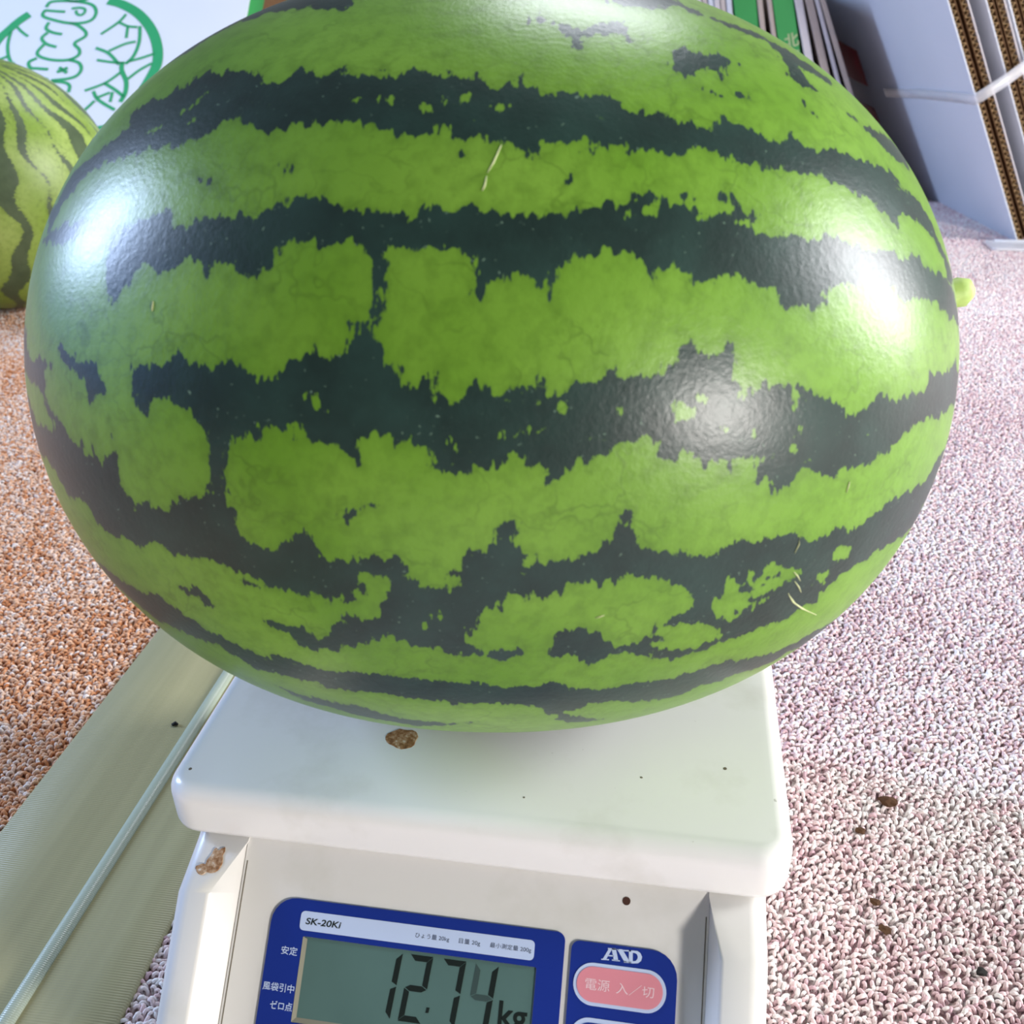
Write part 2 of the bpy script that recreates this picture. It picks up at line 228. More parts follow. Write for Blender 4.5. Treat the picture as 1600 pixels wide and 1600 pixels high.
# carton emblem strokes: width and points in millimetres on the carton face
EMBLEM=[(11.34,(24,159,48,151,77,133,101,108,119,79,130,49,134,22,131,0,121,-35)),
(10.08,(-111,131,-128,113,-141,94,-151,78,-161,46,-162,15)),
(3.78,(-135,92,-134,64,-127,39,-117,22,-114,25)),
(3.276,(-126,102,-115,91,-102,81)),
(3.276,(-151,29,-140,32,-128,38)),
(3.78,(-84,146,-78,158,-50,160,-21,156,-2,149,7,134,4,118,-11,110,-39,110,-76,121,-87,129,-84,140)),
(3.528,(-84,139,-68,137,-48,135)),
(3.276,(-38,142,-24,144,-14,140,-14,131,-20,127,-27,131,-29,138)),
(3.78,(-72,112,-74,98,-60,89,-43,85)),
(3.78,(-69,89,-77,77,-66,64,-47,57)),
(3.78,(-70,63,-78,47,-72,37,-48,29,-20,29,-5,39,-6,51,-17,65,-2,79,-3,90,-19,104,-34,110)),
(3.78,(-76,33,-88,25,-83,13,-69,11,-51,9)),
(3.78,(-83,11,-82,4,-73,-3,-47,-13)),
(3.78,(-20,29,-2,23,6,10,2,-4,-12,-11,-41,-15)),
(4.032,(-35,3,-26,7,-18,12)),
(4.032,(-33,13,-25,7,-17,1)),
(3.78,(-40,-17,-18,-19,-7,-26,-6,-40)),
(3.78,(-49,184,-50,162,-33,159,-16,162)),
(3.78,(-16,162,-2,176)),
(3.276,(61,128,51,110,25,84)),
(3.276,(52,110,69,101,86,99)),
(3.276,(69,101,71,75)),
(3.78,(90,101,95,67,91,36,80,19)),
(3.276,(89,67,71,62,46,47)),
(3.78,(22,54,47,42,69,18)),
(3.276,(29,28,56,23,76,21)),
(3.276,(127,41,104,31,83,24)),
(3.276,(125,20,106,5,90,-13)),
(5.04,(74,24,76,6,88,-18,91,-42,86,-61)),
(3.276,(75,1,53,-21,21,-37)),
(3.78,(51,-21,72,-35,90,-50)),
(3.78,(36,-38,45,-53,59,-64,80,-77)),
(3.276,(44,-52,65,-41)),
(3.276,(69,-40,69,-61)),
(3.276,(42,-58,27,-79,6,-94)),
(5.04,(46,-118,61,-113,81,-110)),
]
# maker's logo on the key panel, millimetres on the panel
LOGO=[(54.36,26.53,55.54,26.48,53.75,29.92,52.57,29.92),
(55.36,26.17,56.89,26.13,58.02,29.88,56.40,29.93),
(54.25,28.44,56.29,28.38,56.31,28.76,54.08,28.89),
(54.08,26.18,56.88,26.03,56.91,26.46,54.11,26.61),
(52.01,29.95,54.76,29.80,54.69,30.19,51.94,30.33),
(55.78,29.77,58.62,29.71,58.60,30.09,55.80,30.15),
(57.25,26.13,59.18,26.04,61.86,29.50,61.90,30.16,60.28,30.21),
(57.25,26.13,57.91,26.10,57.93,26.48,57.27,26.51),
(59.44,26.15,62.22,26.01,62.25,26.43,59.47,26.58),
(59.99,29.73,62.58,29.70,62.61,30.21,60.03,30.29),
(61.47,26.05,62.83,25.98,63.12,30.20,61.75,30.22),
(62.83,25.98,64.45,25.93,65.61,26.54,66.24,27.70,65.97,29.00,64.92,29.93,63.12,30.20,63.07,29.45,64.07,29.23,64.62,28.51,64.68,27.74,64.32,27.03,63.70,26.73,62.88,26.73)]
REDM=(0.5425,0.2870,0.4466,0.2725,0.4506,0.2032,0.5728,0.2121,0.5797,0.1632,0.4602,0.1586,0.4535,0.1285,0.5569,0.1298)
# ------------------------------------------------------------------ materials
def carpet_mat(name, stops, inst=True):
    t = NT(name)
    if inst:
        a = t.n('ShaderNodeAttribute', attribute_name='tint', attribute_type='INSTANCER').outputs['Fac']
    else:
        v = t.n('ShaderNodeTexVoronoi'); t.l(t.obj(), v.inputs['Vector']); v.inputs['Scale'].default_value = 300
        a = t.n('ShaderNodeSeparateColor'); t.l(v.outputs['Color'], a.inputs[0]); a = a.outputs[0]
        t.bump(v.outputs['Distance'], .8, .003)
    t.col(t.ramp(a, stops)); t.set(Roughness=.9, Specular_IOR_Level=.2); return t.m
PINK = [(0, srgb('#c5a5ad')), (.28, srgb('#e0c3c6')), (.52, srgb('#ecd9d8')), (.75, srgb('#f3ebe9')), (1, srgb('#f9f6f4'))]
ORNG = [(0, srgb('#bf7c50')), (.3, srgb('#dba077')), (.55, srgb('#eac3a6')), (.8, srgb('#efddd2')), (1, srgb('#f5ede8'))]
M_PINK = carpet_mat('pink_pile', PINK); M_PINKB = carpet_mat('pink_carpet_base', PINK, False)
M_ORNG = carpet_mat('orange_pile', ORNG); M_ORNGB = carpet_mat('orange_carpet_base', ORNG, False)
def plastic(name, hexc, rough):
    t = NT(name); o = t.obj()
    c = srgb(hexc); g = t.noise(o, 22, 5, .6); g2 = t.noise(o, 260, 3, .6)
    dirt = t.math('MULTIPLY', t.rng(g, .52, .78), .35); sp = t.rng(g2, .74, .78)
    k = t.mix(dirt, c, srgb('#b9b8a4')); k = t.mix(t.math('MULTIPLY', sp, .5), k, srgb('#77705f'))
    t.col(k); t.set(Roughness=rough, Specular_IOR_Level=.45); return t.m
M_CREAM = plastic('cream_plastic', '#e6e4df', .32)
M_PAN = plastic('pan_plastic', '#ededea', .24)
M_BLUE = plain('blue_panel', '#16318c', .32, .05)
M_PALE = plain('pale_blue_print', '#c3d3f0', .5, .02)
M_INK = plain('black_ink', '#16211f', .5, .02)
M_INKS = plain('grey_ink', '#3a4560', .5, .02)
M_PINKB2 = plain('pink_button', '#e48f9a', .45, .04)
M_PINKT = plain('pale_pink_print', '#f4d3d8', .5, .02)
M_LIP = plain('lcd_frame', '#8a8876', .5, .06)
M_LCD = plain('lcd_glass', '#5c7a74', .16, .12, 30)
M_SEG = plain('lcd_segment', '#1b2420', .25, .05)
M_SEGF = plain('lcd_segment_faded', '#3f514e', .25, .05)
M_SEAM = plain('seam_dirt', '#7d735f', .8, .2)
M_HOLE = plain('screw_hole', '#4c2614', .7, .2)
def rust_mat():
    t = NT('rust'); n = t.noise(t.obj(), 420, 4, .6)
    t.col(t.ramp(n, [(.28, srgb('#5f3a22')), (.45, srgb('#9a6c40')), (.58, srgb('#c3a27f')), (.70, srgb('#e4ded4'))])); t.set(Roughness=.7); return t.m
M_RUST = rust_mat()
def strip_mat():
    t = NT('olive_vinyl'); o = t.obj(); n = t.noise(t.mapp(o, (30, 2, 1)), 3, 4); w = t.n('ShaderNodeTexWave', bands_direction='Y'); t.l(o, w.inputs[0]); w.inputs['Scale'].default_value = 260
    t.col(t.mix(n, srgb('#b3ae86'), srgb('#928f6b'))); t.set(Roughness=.42, Specular_IOR_Level=.4); t.bump(w.outputs[1], .25, .0004); return t.m
M_STRIP = strip_mat()
def bead_mat():
    t = NT('ribbed_bead'); o = t.obj(); w = t.n('ShaderNodeTexWave', bands_direction='Y'); t.l(o, w.inputs[0]); w.inputs['Scale'].default_value = 330
    t.col(t.mix(w.outputs[1], srgb('#b4bfae'), srgb('#a6b09c'))); t.set(Roughness=.3); t.bump(w.outputs[1], .14, .0005); return t.m
M_BEAD = bead_mat()
M_WHITE = plain('white_carton', '#ccd3e0', .55, .03, 12)
M_GREEN = plain('green_carton_print', '#2f9a4d', .5, .08, 14)
M_GREENI = plain('green_ink', '#2c9a63', .5, .06, 30)
M_KRAFT = plain('kraft_flute', '#c9a878', .8, .12, 120)
M_KRAFTD = plain('kraft_inner', '#6e4f30', .85, .15, 60)
M_LINER = plain('beige_liner', '#b9aca4', .7, .08, 60)
M_GREYL = plain('grey_white_liner', '#cfcbd0', .6, .06, 60)
M_RED = plain('dark_red_print', '#b3142f', .5, .06)
M_YEL = plain('pale_yellow_print', '#a9bd8c', .6, .05)
M_WALL = plain('dim_plaster', '#8b8780', .85, .08, 6)
def clear(name, hexc, alpha):
    t = NT(name); n = t.noise(t.obj(), 60, 3); t.col(t.mix(n, srgb(hexc), srgb('#ffffff'))); t.set(Roughness=.15, Alpha=alpha, Specular_IOR_Level=.8); return t.m
M_STRAP = clear('clear_strap', '#e8ecf4', .38)
M_FILM = clear('clear_film', '#e8ecf4', .6)
M_CRUMB = plain('brown_crumb', '#5c3a1c', .9, .3, 400)
M_BLACK = plain('black_crumb', '#15130f', .8, .1)
M_SCR = plain('dry_scratch', '#cfd6a0', .8, .1, 300)
def stem_mat():
    t = NT('stem_green'); n = t.noise(t.mapp(t.obj(), (1, 1, 1)), 220, 3); t.col(t.mix(n, srgb('#cbe38c'), srgb('#9fbf5c'))); t.set(Roughness=.55); return t.m
M_STEM = stem_mat()
def rind_mat(name, light, light2, dark, dark2, jag, vein, rough, flecks=True):
    t = NT(name); o = t.obj()
    sd = t.n('ShaderNodeAttribute', attribute_name='sdf').outputs['Fac']
    st = t.mapp(o, (1, .38, .38))
    j1 = t.math('SUBTRACT', t.noise(st, 520, 3, .6), .5); j2 = t.math('SUBTRACT', t.noise(st, 240, 2), .5)
    v = t.math('ADD', sd, t.math('ADD', t.math('MULTIPLY', j1, jag*1.25), t.math('MULTIPLY', j2, jag*.6)))
    d = t.rng(v, -.0002, .0002)
    if flecks:
        f1 = t.noise(t.mapp(o, (.55, 1, 1)), 300, 3, .6); f2 = t.noise(o, 28, 2)
        fl = t.math('MULTIPLY', t.rng(f1, .68, .70), t.rng(f2, .57, .62))
        d = t.math('SUBTRACT', d, t.math('MULTIPLY', fl, .7), True)
    big = t.noise(o, 16, 3); fine = t.noise(o, 190, 3, .6)
    L = t.mix(t.rng(big, .3, .7), light, light2); L = t.mix(t.math('MULTIPLY', t.rng(fine, .45, .75), .45), L, tuple(x*.55 for x in light[:3])+(1,))
    # thin branching veins
    wob = t.n('ShaderNodeVectorMath', operation='ADD'); nz = t.n('ShaderNodeVectorMath', operation='SCALE'); t.l(t.noise(o, 60, 3, .6, 1), nz.inputs[0]); nz.inputs['Scale'].default_value = .03
    t.l(o, wob.inputs[0]); t.l(nz.outputs[0], wob.inputs[1])
    vo = t.n('ShaderNodeTexVoronoi', feature='DISTANCE_TO_EDGE'); t.l(t.mapp(wob.outputs[0], (.8, 1, 1)), vo.inputs['Vector']); vo.inputs['Scale'].default_value = 62
    vm = t.math('MULTIPLY', t.rng(vo.outputs['Distance'], .05, .0), t.rng(t.noise(o, 45, 2), .45, .62))
    L = t.mix(t.math('MULTIPLY', vm, vein), L, tuple(x*.34 for x in light[:3])+(1,))
    halo = t.rng(v, -.0035, 0.); L = t.mix(t.math('MULTIPLY', halo, .22), L, tuple(x*.5 for x in light[:3])+(1,))
    D = t.mix(t.rng(t.noise(o, 55, 4, .6), .35, .75), dark, dark2)
    D = t.mix(t.rng(t.noise(o, 700, 2), .70, .76), D, srgb('#5f7a68'))
    t.col(t.mix(d, L, D)); t.set(Roughness=rough, Specular_IOR_Level=.5)
    t.bump(t.noise(o, 520, 4, .65), .16, .0008)
    return t.m
M_RIND = rind_mat('striped_rind', srgb('#5d8a20'), srgb('#77a238'), srgb('#1c2f2a'), srgb('#27413a'), .0064, .34, .34)
M_RIND2 = rind_mat('pale_striped_rind', srgb('#7f9f34'), srgb('#a6bd68'), srgb('#47583c'), srgb('#566848'), .007, .5, .42, False)

# ------------------------------------------------------------------ setting
def quad_floor(name, x0, x1, y0, y1, z, mat):
    return mk(name, [(x0, y0, z), (x1, y0, z), (x1, y1, z), (x0, y1, z)], [(0, 1, 2, 3)], mat)
ZB = -.0032
fl = quad_floor('floor', -.21, 3.2, -2.0, 2.6, ZB, M_PINKB); tag(fl, kind='structure')
oc = quad_floor('floor', -3.2, -.21, -2.0, 2.6, ZB, M_ORNGB); tag(oc, kind='structure')
wb = mk('wall_back', [(-3.2, 2.6, ZB), (3.2, 2.6, ZB), (3.2, 2.6, 1.5), (-3.2, 2.6, 1.5), (-3.2, 2.7, ZB), (3.2, 2.7, ZB), (3.2, 2.7, 1.5), (-3.2, 2.7, 1.5)],
        [(0, 1, 2, 3), (5, 4, 7, 6), (3, 2, 6, 7), (1, 5, 6, 2), (4, 0, 3, 7)], M_WALL); tag(wb, kind='structure')
# loop pile: one small looped-yarn mesh instanced on jittered rows of points
def loop_mesh():
    pts = []
    for k in range(8):
        a = math.pi*(-.12+1.24*k/7); pts.append((.00135*math.cos(a), .00025*math.sin(2*a), .0006+.0026*math.sin(a)))
    V, F = tube(pts, .00086, 6, False); me = bpy.data.meshes.new('yarn_loop'); me.from_pydata([tuple(v) for v in V], [], F); me.shade_smooth(); return me
LOOP = loop_mesh()
def pile(name, x0, x1, y0, y1, keep, mat, label, pitch=.00275):
    xs = np.arange(x0, x1, pitch); ys = np.arange(y0, y1, pitch*.92)
    X, Y = np.meshgrid(xs, ys); X = X.ravel(); Y = Y.ravel()
    X = X+(np.round(Y/(pitch*.92)) % 2)*pitch*.5+rng.normal(0, .0005, X.size); Y = Y+rng.normal(0, .0005, Y.size)
    k = keep(X, Y); X, Y = X[k], Y[k]; N = X.size
    me = bpy.data.meshes.new(name); me.vertices.add(N)
    me.vertices.foreach_set('co', np.c_[X, Y, np.full(N, ZB)].ravel())
    big = .10*np.sin(X*31+1.3*np.sin(Y*17))+.10*np.sin(Y*23+2*np.sin(X*13))
    a = me.attributes.new('tint', 'FLOAT', 'POINT'); a.data.foreach_set('value', np.clip(rng.normal(.52, .24, N)+big*.6, 0, 1).astype(np.float32))
    r = np.c_[rng.normal(0, .25, N), rng.normal(0, .3, N), rng.normal(.5, .75, N)]
    a = me.attributes.new('turn', 'FLOAT_VECTOR', 'POINT'); a.data.foreach_set('vector', r.ravel().astype(np.float32))
    a = me.attributes.new('size', 'FLOAT', 'POINT'); a.data.foreach_set('value', rng.uniform(.85, 1.2, N).astype(np.float32))
    o = link(name, me, mat); tag(o, label, 'carpet', kind='stuff')
    src = bpy.data.meshes.new('yarn_loop'); src = LOOP.copy(); src.materials.clear(); src.materials.append(mat)
    so = bpy.data.objects.new('yarn_loop', src)
    g = bpy.data.node_groups.new(name, 'GeometryNodeTree')
    g.interface.new_socket('Geometry', in_out='INPUT', socket_type='NodeSocketGeometry'); g.interface.new_socket('Geometry', in_out='OUTPUT', socket_type='NodeSocketGeometry')
    gi = g.nodes.new('NodeGroupInput'); go = g.nodes.new('NodeGroupOutput'); m2p = g.nodes.new('GeometryNodeMeshToPoints'); iop = g.nodes.new('GeometryNodeInstanceOnPoints')
    oi = g.nodes.new('GeometryNodeObjectInfo'); oi.inputs['Object'].default_value = so
    def named(n, t):
        nd = g.nodes.new('GeometryNodeInputNamedAttribute'); nd.data_type = t; nd.inputs[0].default_value = n; return nd.outputs[0]
    g.links.new(gi.outputs[0], m2p.inputs[0]); g.links.new(m2p.outputs[0], iop.inputs['Points']); g.links.new(oi.outputs['Geometry'], iop.inputs['Instance'])
    e2r = g.nodes.new('FunctionNodeEulerToRotation'); g.links.new(named('turn', 'FLOAT_VECTOR'), e2r.inputs[0]); g.links.new(e2r.outputs[0], iop.inputs['Rotation'])
    g.links.new(named('size', 'FLOAT'), iop.inputs['Scale']); g.links.new(iop.outputs[0], go.inputs[0])
    md = o.modifiers.new('pile', 'NODES'); md.node_group = g
    return o
def under(X, Y): return ~((abs(X) < .10) & (Y > -.155) & (Y < .09))
pile('carpet_pile', -.153, .95, -.16, 1.55, lambda X, Y: under(X, Y) & (Y > -.2+X*0) & (X < .20+(Y+.16)*.62) & ((X > .06) | (Y < .02)), M_PINK, 'pale pink and mauve loop pile carpet beside the scale')
pile('carpet_pile', -1.25, -.262, -.10, 1.0, lambda X, Y: (X > -.36-(Y+.10)*.95) & (X < -.262), M_ORNG, 'orange brown loop pile carpet left of the olive strip')

# ------------------------------------------------------------------ olive strip
sx0, sx1, sy0, sy1 = -.264, -.1505, -.6, 1.0
es = empty('floor_joint_strip', (-.207, .2, 0)); tag(es, 'flat olive green vinyl strip with pale ribbed ridge lying under the scale', 'floor strip')
prof = [(sx0, -.003), (sx0, .0012), (sx0+.0012, .0022), (-.225, .0019), (-.208, .0008), (-.206, .0007), (-.190, .0007), (-.186, .0009), (-.17, .0019), (sx1-.0012, .0022), (sx1, .0012), (sx1, -.003)]
ny = 40; loops = [[(x, sy0+(sy1-sy0)*i/ny, z) for x, z in prof] for i in range(ny+1)]
V, F = loft(loops); mk('vinyl_band', V, F, M_STRIP, es, True)
bl = [[(-.1985+.0042*math.cos(a), y, .0004+.0030*math.sin(a)) for a in [math.pi*k/10 for k in range(11)]] for y in np.linspace(sy0, sy1, 60)]
V, F = loft(bl); tag(mk('ridge', V, F, M_BEAD, es, True), 'pale ribbed ridge along the middle of the strip')
V, F = tube([(-.212, .062, .0016), (-.210, .063, .0022), (-.2085, .0625, .0018)], [.0008, .0013, .0007], 6); mk('dirt_speck', V, F, M_BLACK, es, True)

# ------------------------------------------------------------------ scale
sc = empty('digital_scale', (0, 0, 0)); tag(sc, 'white digital weighing scale with blue display panel reading 12.74 kg', 'scale')
S45 = math.sqrt(.5); PO = Vector((0, -.090, .104)); PV = Vector((0, -S45, -S45)); PN = Vector((0, -S45, S45))
def pp(u, v, h=0.): return PO+Vector((u/1000, 0, 0))+PV*(v/1000)+PN*(h/1000)
def plate(name, uv, h0, h1, mat, parent, holes=None):
    bm = bmesh.new(); loops = [uv]+(holes or []); E = []
    for lp in loops:
        vs_ = [bm.verts.new(pp(u, v, h1)) for u, v in lp]
        E += [bm.edges.new((vs_[i], vs_[(i+1) % len(vs_)])) for i in range(len(vs_))]
    if holes: bmesh.ops.triangle_fill(bm, edges=E, use_beauty=True)
    else: bm.faces.new([e.verts[0] for e in E])
    r = bmesh.ops.extrude_face_region(bm, geom=bm.faces[:])
    bmesh.ops.translate(bm, verts=[g for g in r['geom'] if isinstance(g, bmesh.types.BMVert)], vec=-PN*((h1-h0)/1000))
    return from_bm(name, bm, mat, parent)
def prism_x(name, yz, x0, x1, mat, parent, bev=0., seg=3, outer=None):
    bm = bmesh.new(); a = [bm.verts.new((x0, y, z)) for y, z in yz]; b = [bm.verts.new((x1, y, z)) for y, z in yz]; n = len(yz)
    bm.faces.new(a); bm.faces.new(b[::-1])
    for i in range(n): bm.faces.new((a[i], a[(i+1) % n], b[(i+1) % n], b[i]))
    if outer is not None:
        es_ = [e for e in bm.edges if all(abs(v.co.x-outer) < 1e-6 for v in e.verts)]
        bmesh.ops.bevel(bm, geom=es_, offset=.0075, segments=6, affect='EDGES', profile=.5)
        other = x0 if outer == x1 else x1
        es_ = [e for e in bm.edges if all(abs(v.co.x-other) < 1e-6 for v in e.verts)]
        bmesh.ops.bevel(bm, geom=es_, offset=.0012, segments=2, affect='EDGES', profile=.5)
        es_ = [e for e in bm.edges if abs(e.verts[0].co.x-e.verts[1].co.x) > .005 and e.calc_face_angle(0) > .15]
        bmesh.ops.bevel(bm, geom=es_, offset=.0025, segments=3, affect='EDGES', profile=.5)
    elif bev: bmesh.ops.bevel(bm, geom=bm.edges[:], offset=bev, segments=seg, affect='EDGES', profile=.5)
    return from_bm(name, bm, mat, parent, True, angle=35)
def yz(v, h): p = pp(0, v, h); return (p.y, p.z)
body = prism_x('housing', [(.094, .104), (.094, .012), (-.150, .012), yz(112, 0), yz(-1, 0)], -.0846, .0888, M_CREAM, sc)
def wing(xo, xi, xt):
    """side wing: outer face at xo, foot of the inner wall at xi (on the panel), top of the inner wall at xt"""
    top = [(.095, .1045), (-.086, .1045), yz(5, .8), yz(24, 10.5), yz(114, 9.5)]; bot = [(-.158, .010), (.095, .010)]
    bm = bmesh.new()
    O = [bm.verts.new((xo, y, z)) for y, z in top+bot]
    Tt = [bm.verts.new((x, y, z)) for (y, z), x in zip(top, (xi, xi, xi, xt, xt))]
    I = [bm.verts.new((xi, *yz(v, -1.5))) for v in (5, 24, 114)]; B = [bm.verts.new((xi, y, z)) for y, z in bot]
    bm.faces.new(O)
    for k in range(4): bm.faces.new((O[k], O[k+1], Tt[k+1], Tt[k]))
    bm.faces.new((O[4], O[5], B[0], I[2], Tt[4])); bm.faces.new((O[5], O[6], B[1], B[0])); bm.faces.new((O[6], O[0], Tt[0], B[1]))
    bm.faces.new((Tt[2], Tt[3], I[1], I[0])); bm.faces.new((Tt[3], Tt[4], I[2], I[1]))
    bm.faces.new((Tt[0], Tt[1], Tt[2], I[0], I[1], I[2], B[0], B[1]))
    bmesh.ops.recalc_face_normals(bm, faces=bm.faces)
    es_ = [e for e in bm.edges if all(abs(v.co.x-xo) < 1e-6 for v in e.verts)]
    bmesh.ops.bevel(bm, geom=es_, offset=.0070, segments=6, affect='EDGES', profile=.5)
    es_ = [e for e in bm.edges if all(abs(v.co.x-xt) < 1e-6 for v in e.verts)]
    bmesh.ops.bevel(bm, geom=es_, offset=.0013, segments=3, affect='EDGES', profile=.5)
    return from_bm('side_wing', bm, M_CREAM, sc, True, angle=38)
wing(-.1065, -.0842, -.0925); wing(.1090, .0884, .0925)
for s, u in ((-1, -83.6), (1, 87.8)):      # grime in the joint between wing and panel
    mk('seam', [pp(u-.18, 12, .12), pp(u+.18, 12, .12), pp(u+.18, 110, .12), pp(u-.18, 110, .12), pp(u-.18, 12, -.2), pp(u+.18, 12, -.2), pp(u+.18, 110, -.2), pp(u-.18, 110, -.2)], [(0, 1, 2, 3), (7, 6, 5, 4), (0, 4, 5, 1), (1, 5, 6, 2), (2, 6, 7, 3), (3, 7, 4, 0)], M_SEAM, sc)
for fx in (-.085, .087):
    for fy in (-.12, .075):
        V, F = loft([[(fx+r*math.cos(a), fy+r*math.sin(a), z) for a in [2*math.pi*k/20 for k in range(20)]] for r, z in ((.007, 0), (.009, .0015), (.009, .0125))]); mk('foot', V, F, M_SEAM, sc, True)
# pan
def pan_loop(ins, z, r=.013): return [(x, y, z) for x, y in rrect(-.116+ins, .116-ins, -.096+ins, .096-ins, max(r-ins, .003), 8)]
PT = .125; lp = [pan_loop(.004, PT-.0185), pan_loop(.0012, PT-.0205), pan_loop(.0003, PT-.0198), pan_loop(0, PT-.018)]
for k in range(7): a = math.pi/2*k/6; lp.append(pan_loop(.0065*(1-math.cos(a)), PT-.0065*(1-math.sin(a))))
V, F = loft(lp); platform = mk('weighing_platform', V, F, M_PAN, sc, True); platform.data.set_sharp_from_angle(angle=math.radians(60))
V, F = loft([[(x, y, z) for x, y in rrect(-.03, .03, -.03, .03, .01)] for z in (.1, .1215)]); mk('platform_support', V, F, M_CREAM, sc)
def blob(name, c, ex, ey, nrm, rx, ry, th, mat, parent, seed=0, n=22, rough=.25):
    r_ = random.Random(seed); ex, ey, nrm, c = map(Vector, (ex, ey, nrm, c))
    rad = [1+rough*(r_.random()-.5)*2 for _ in range(n)]; rad = [(rad[i-1]+2*rad[i]+rad[(i+1) % n])/4 for i in range(n)]
    V = [c+nrm*th]; F = []
    for i in range(n):
        a = 2*math.pi*i/n; V.append(c+ex*rx*rad[i]*math.cos(a)+ey*ry*rad[i]*math.sin(a)+nrm*th*.9)
    for i in range(n):
        a = 2*math.pi*i/n; V.append(c+ex*rx*rad[i]*1.05*math.cos(a)+ey*ry*rad[i]*1.05*math.sin(a)-nrm*.00005)
    for i in range(n):
        j = (i+1) % n; F += [(0, 1+i, 1+j), (1+i, 1+n+i, 1+n+j, 1+j)]
    return mk(name, V, F, mat, parent)
EX, EY, EZ = (1, 0, 0), (0, 1, 0), (0, 0, 1)
tag(blob('rust_stain', (-.0318, -.0562, PT), EX, EY, EZ, .0062, .0054, .00012, M_RUST, sc, 3), 'round rusty brown stain on the platform')
for i, (x, y, r) in enumerate([(-.108, -.0838, .0006), (.093, -.055, .0007), (.062, -.064, .0005), (-.075, -.03, .0006), (.02, -.08, .0004)]):
    blob('dirt_speck', (x, y, PT), EX, EY, EZ, r, r, .00006, M_SEAM, sc, 20+i, 9)
wn = (Vector((0, yz(24, 10.5)[0]-yz(5, .8)[0], yz(24, 10.5)[1]-yz(5, .8)[1]))).normalized(); wnn = Vector((1, 0, 0)).cross(-wn).normalized()
if wnn.z < 0: wnn = -wnn
wc = (pp(-96, 5, .8)+pp(-96, 24, 10.5))/2
tag(blob('rust_stain', wc+Vector((.0015, 0, 0))-wn*.003, EX, wn, wnn, .0026, .0042, .0004, M_RUST, sc, 5, rough=.6), 'flaking rust stain on the left wing')
blob('rust_stain', wc+Vector((-.0012, 0, 0))+wn*.0018, EX, wn, wnn, .0030, .0020, .0004, M_RUST, sc, 6, rough=.7)
# blue panels
LCDR = rrect(-57.6, 29.4, 35.6, 64.6, .6, 2)
disp = plate('display_panel', rrect(-70.6, 38.8, 23, 92, (2, 2, 9, 3), 6), 0, .7, M_BLUE, sc, [LCDR])
keyp = plate('key_panel', rrect(41.2, 78.8, 25, 92, (2, 2, 3, 9), 6), 0, .7, M_BLUE, sc)
lcd = plate('lcd_screen', rrect(-57.4, 29.2, 35.8, 64.4, .5, 2), -.1, .12, M_LCD, disp)
mk('lcd_frame_edge', [pp(-57.5, 35.7, .7), pp(-55.9, 36.4, .13), pp(-55.9, 62.9, .13), pp(-57.5, 64.5, .7), pp(-57.5, 35.7, .1), pp(-57.5, 64.5, .1)], [(0, 1, 2, 3), (0, 4, 1), (3, 2, 5), (0, 3, 5, 4), (1, 4, 5, 2)], M_LIP, disp)
mk('lcd_frame_edge', [pp(-57.5, 64.5, .7), pp(-55.9, 62.9, .13), pp(28.6, 62.9, .13), pp(29.3, 64.5, .7), pp(-57.5, 64.5, .1), pp(29.3, 64.5, .1)], [(0, 1, 2, 3), (0, 4, 1), (3, 2, 5), (0, 3, 5, 4), (1, 4, 5, 2)], M_LIP, disp)
npl = plate('name_plate', rrect(-59.4, 28.1, 26.9, 33.6, 1.6, 5), .5, .85, M_PALE, disp)
def seg(name, pts, mat): return plate(name, pts, .1, .2, mat, lcd)
def digit(right, segs, faded=()):
    w, t, top, bot = 8.3, 2.0, 36.9, 59.2; mid = (top+bot)/2; g = .25
    def sl(u, v): return (right-w+u-(v-top)*.092, v)
    P = {'a': [(0, top), (w, top), (w-t, top+t), (t, top+t)], 'd': [(t, bot-t), (w-t, bot-t), (w, bot), (0, bot)],
         'g': [(g, mid), (t, mid-t/2), (w-t, mid-t/2), (w-g, mid), (w-t, mid+t/2), (t, mid+t/2)],
         'f': [(0, top+g), (t, top+t+g), (t, mid-t/2-g), (0, mid-g)], 'e': [(0, mid+g), (t, mid+t/2+g), (t, bot-t-g), (0, bot-g)],
         'b': [(w-t, top+t+g), (w, top+g), (w, mid-g), (w-t, mid-t/2-g)], 'c': [(w-t, mid+t/2+g), (w, mid+g), (w, bot-g), (w-t, bot-t-g)]}
    for s in segs: seg('digit_segment', [sl(*p) for p in P[s]], M_SEGF if s in faded else M_SEG)
digit(-19.5, 'bc'); digit(-8.2, 'abged'); digit(4.0, 'abc'); digit(15.9, 'fgbc', 'fg')
seg('decimal_point', [(-8.6, 53.6), (-7.5, 53.6), (-7.8, 55.4), (-8.9, 55.4)], M_SEG)
def text(name, body, u0, v0, height, mat, parent, width=None, h=.95, shear=0., bold=0.):
    c = bpy.data.curves.new(name, 'FONT'); c.body = body; c.size = 1; c.shear = shear; c.offset = bold
    o = bpy.data.objects.new(name, c); COL.objects.link(o); bpy.context.view_layer.update()
    me = bpy.data.meshes.new_from_object(o.evaluated_get(bpy.context.evaluated_depsgraph_get())); bpy.data.objects.remove(o)
    co = np.array([v.co[:] for v in me.vertices]); lo = co.min(0); hi = co.max(0)
    sy = height/(hi[1]-lo[1]); sx = width/(hi[0]-lo[0]) if width else sy
    base = absloc(parent)
    for v, p in zip(me.vertices, co): v.co = pp(u0+(p[0]-lo[0])*sx, v0-(p[1]-lo[1])*sy, h)-base
    me.name = name; return link(name, me, mat, parent)
text('model_lettering', 'SK-20Ki', -57.3, 31.4, 2.3, M_INK, npl, 13.6, .9, .15, .02)
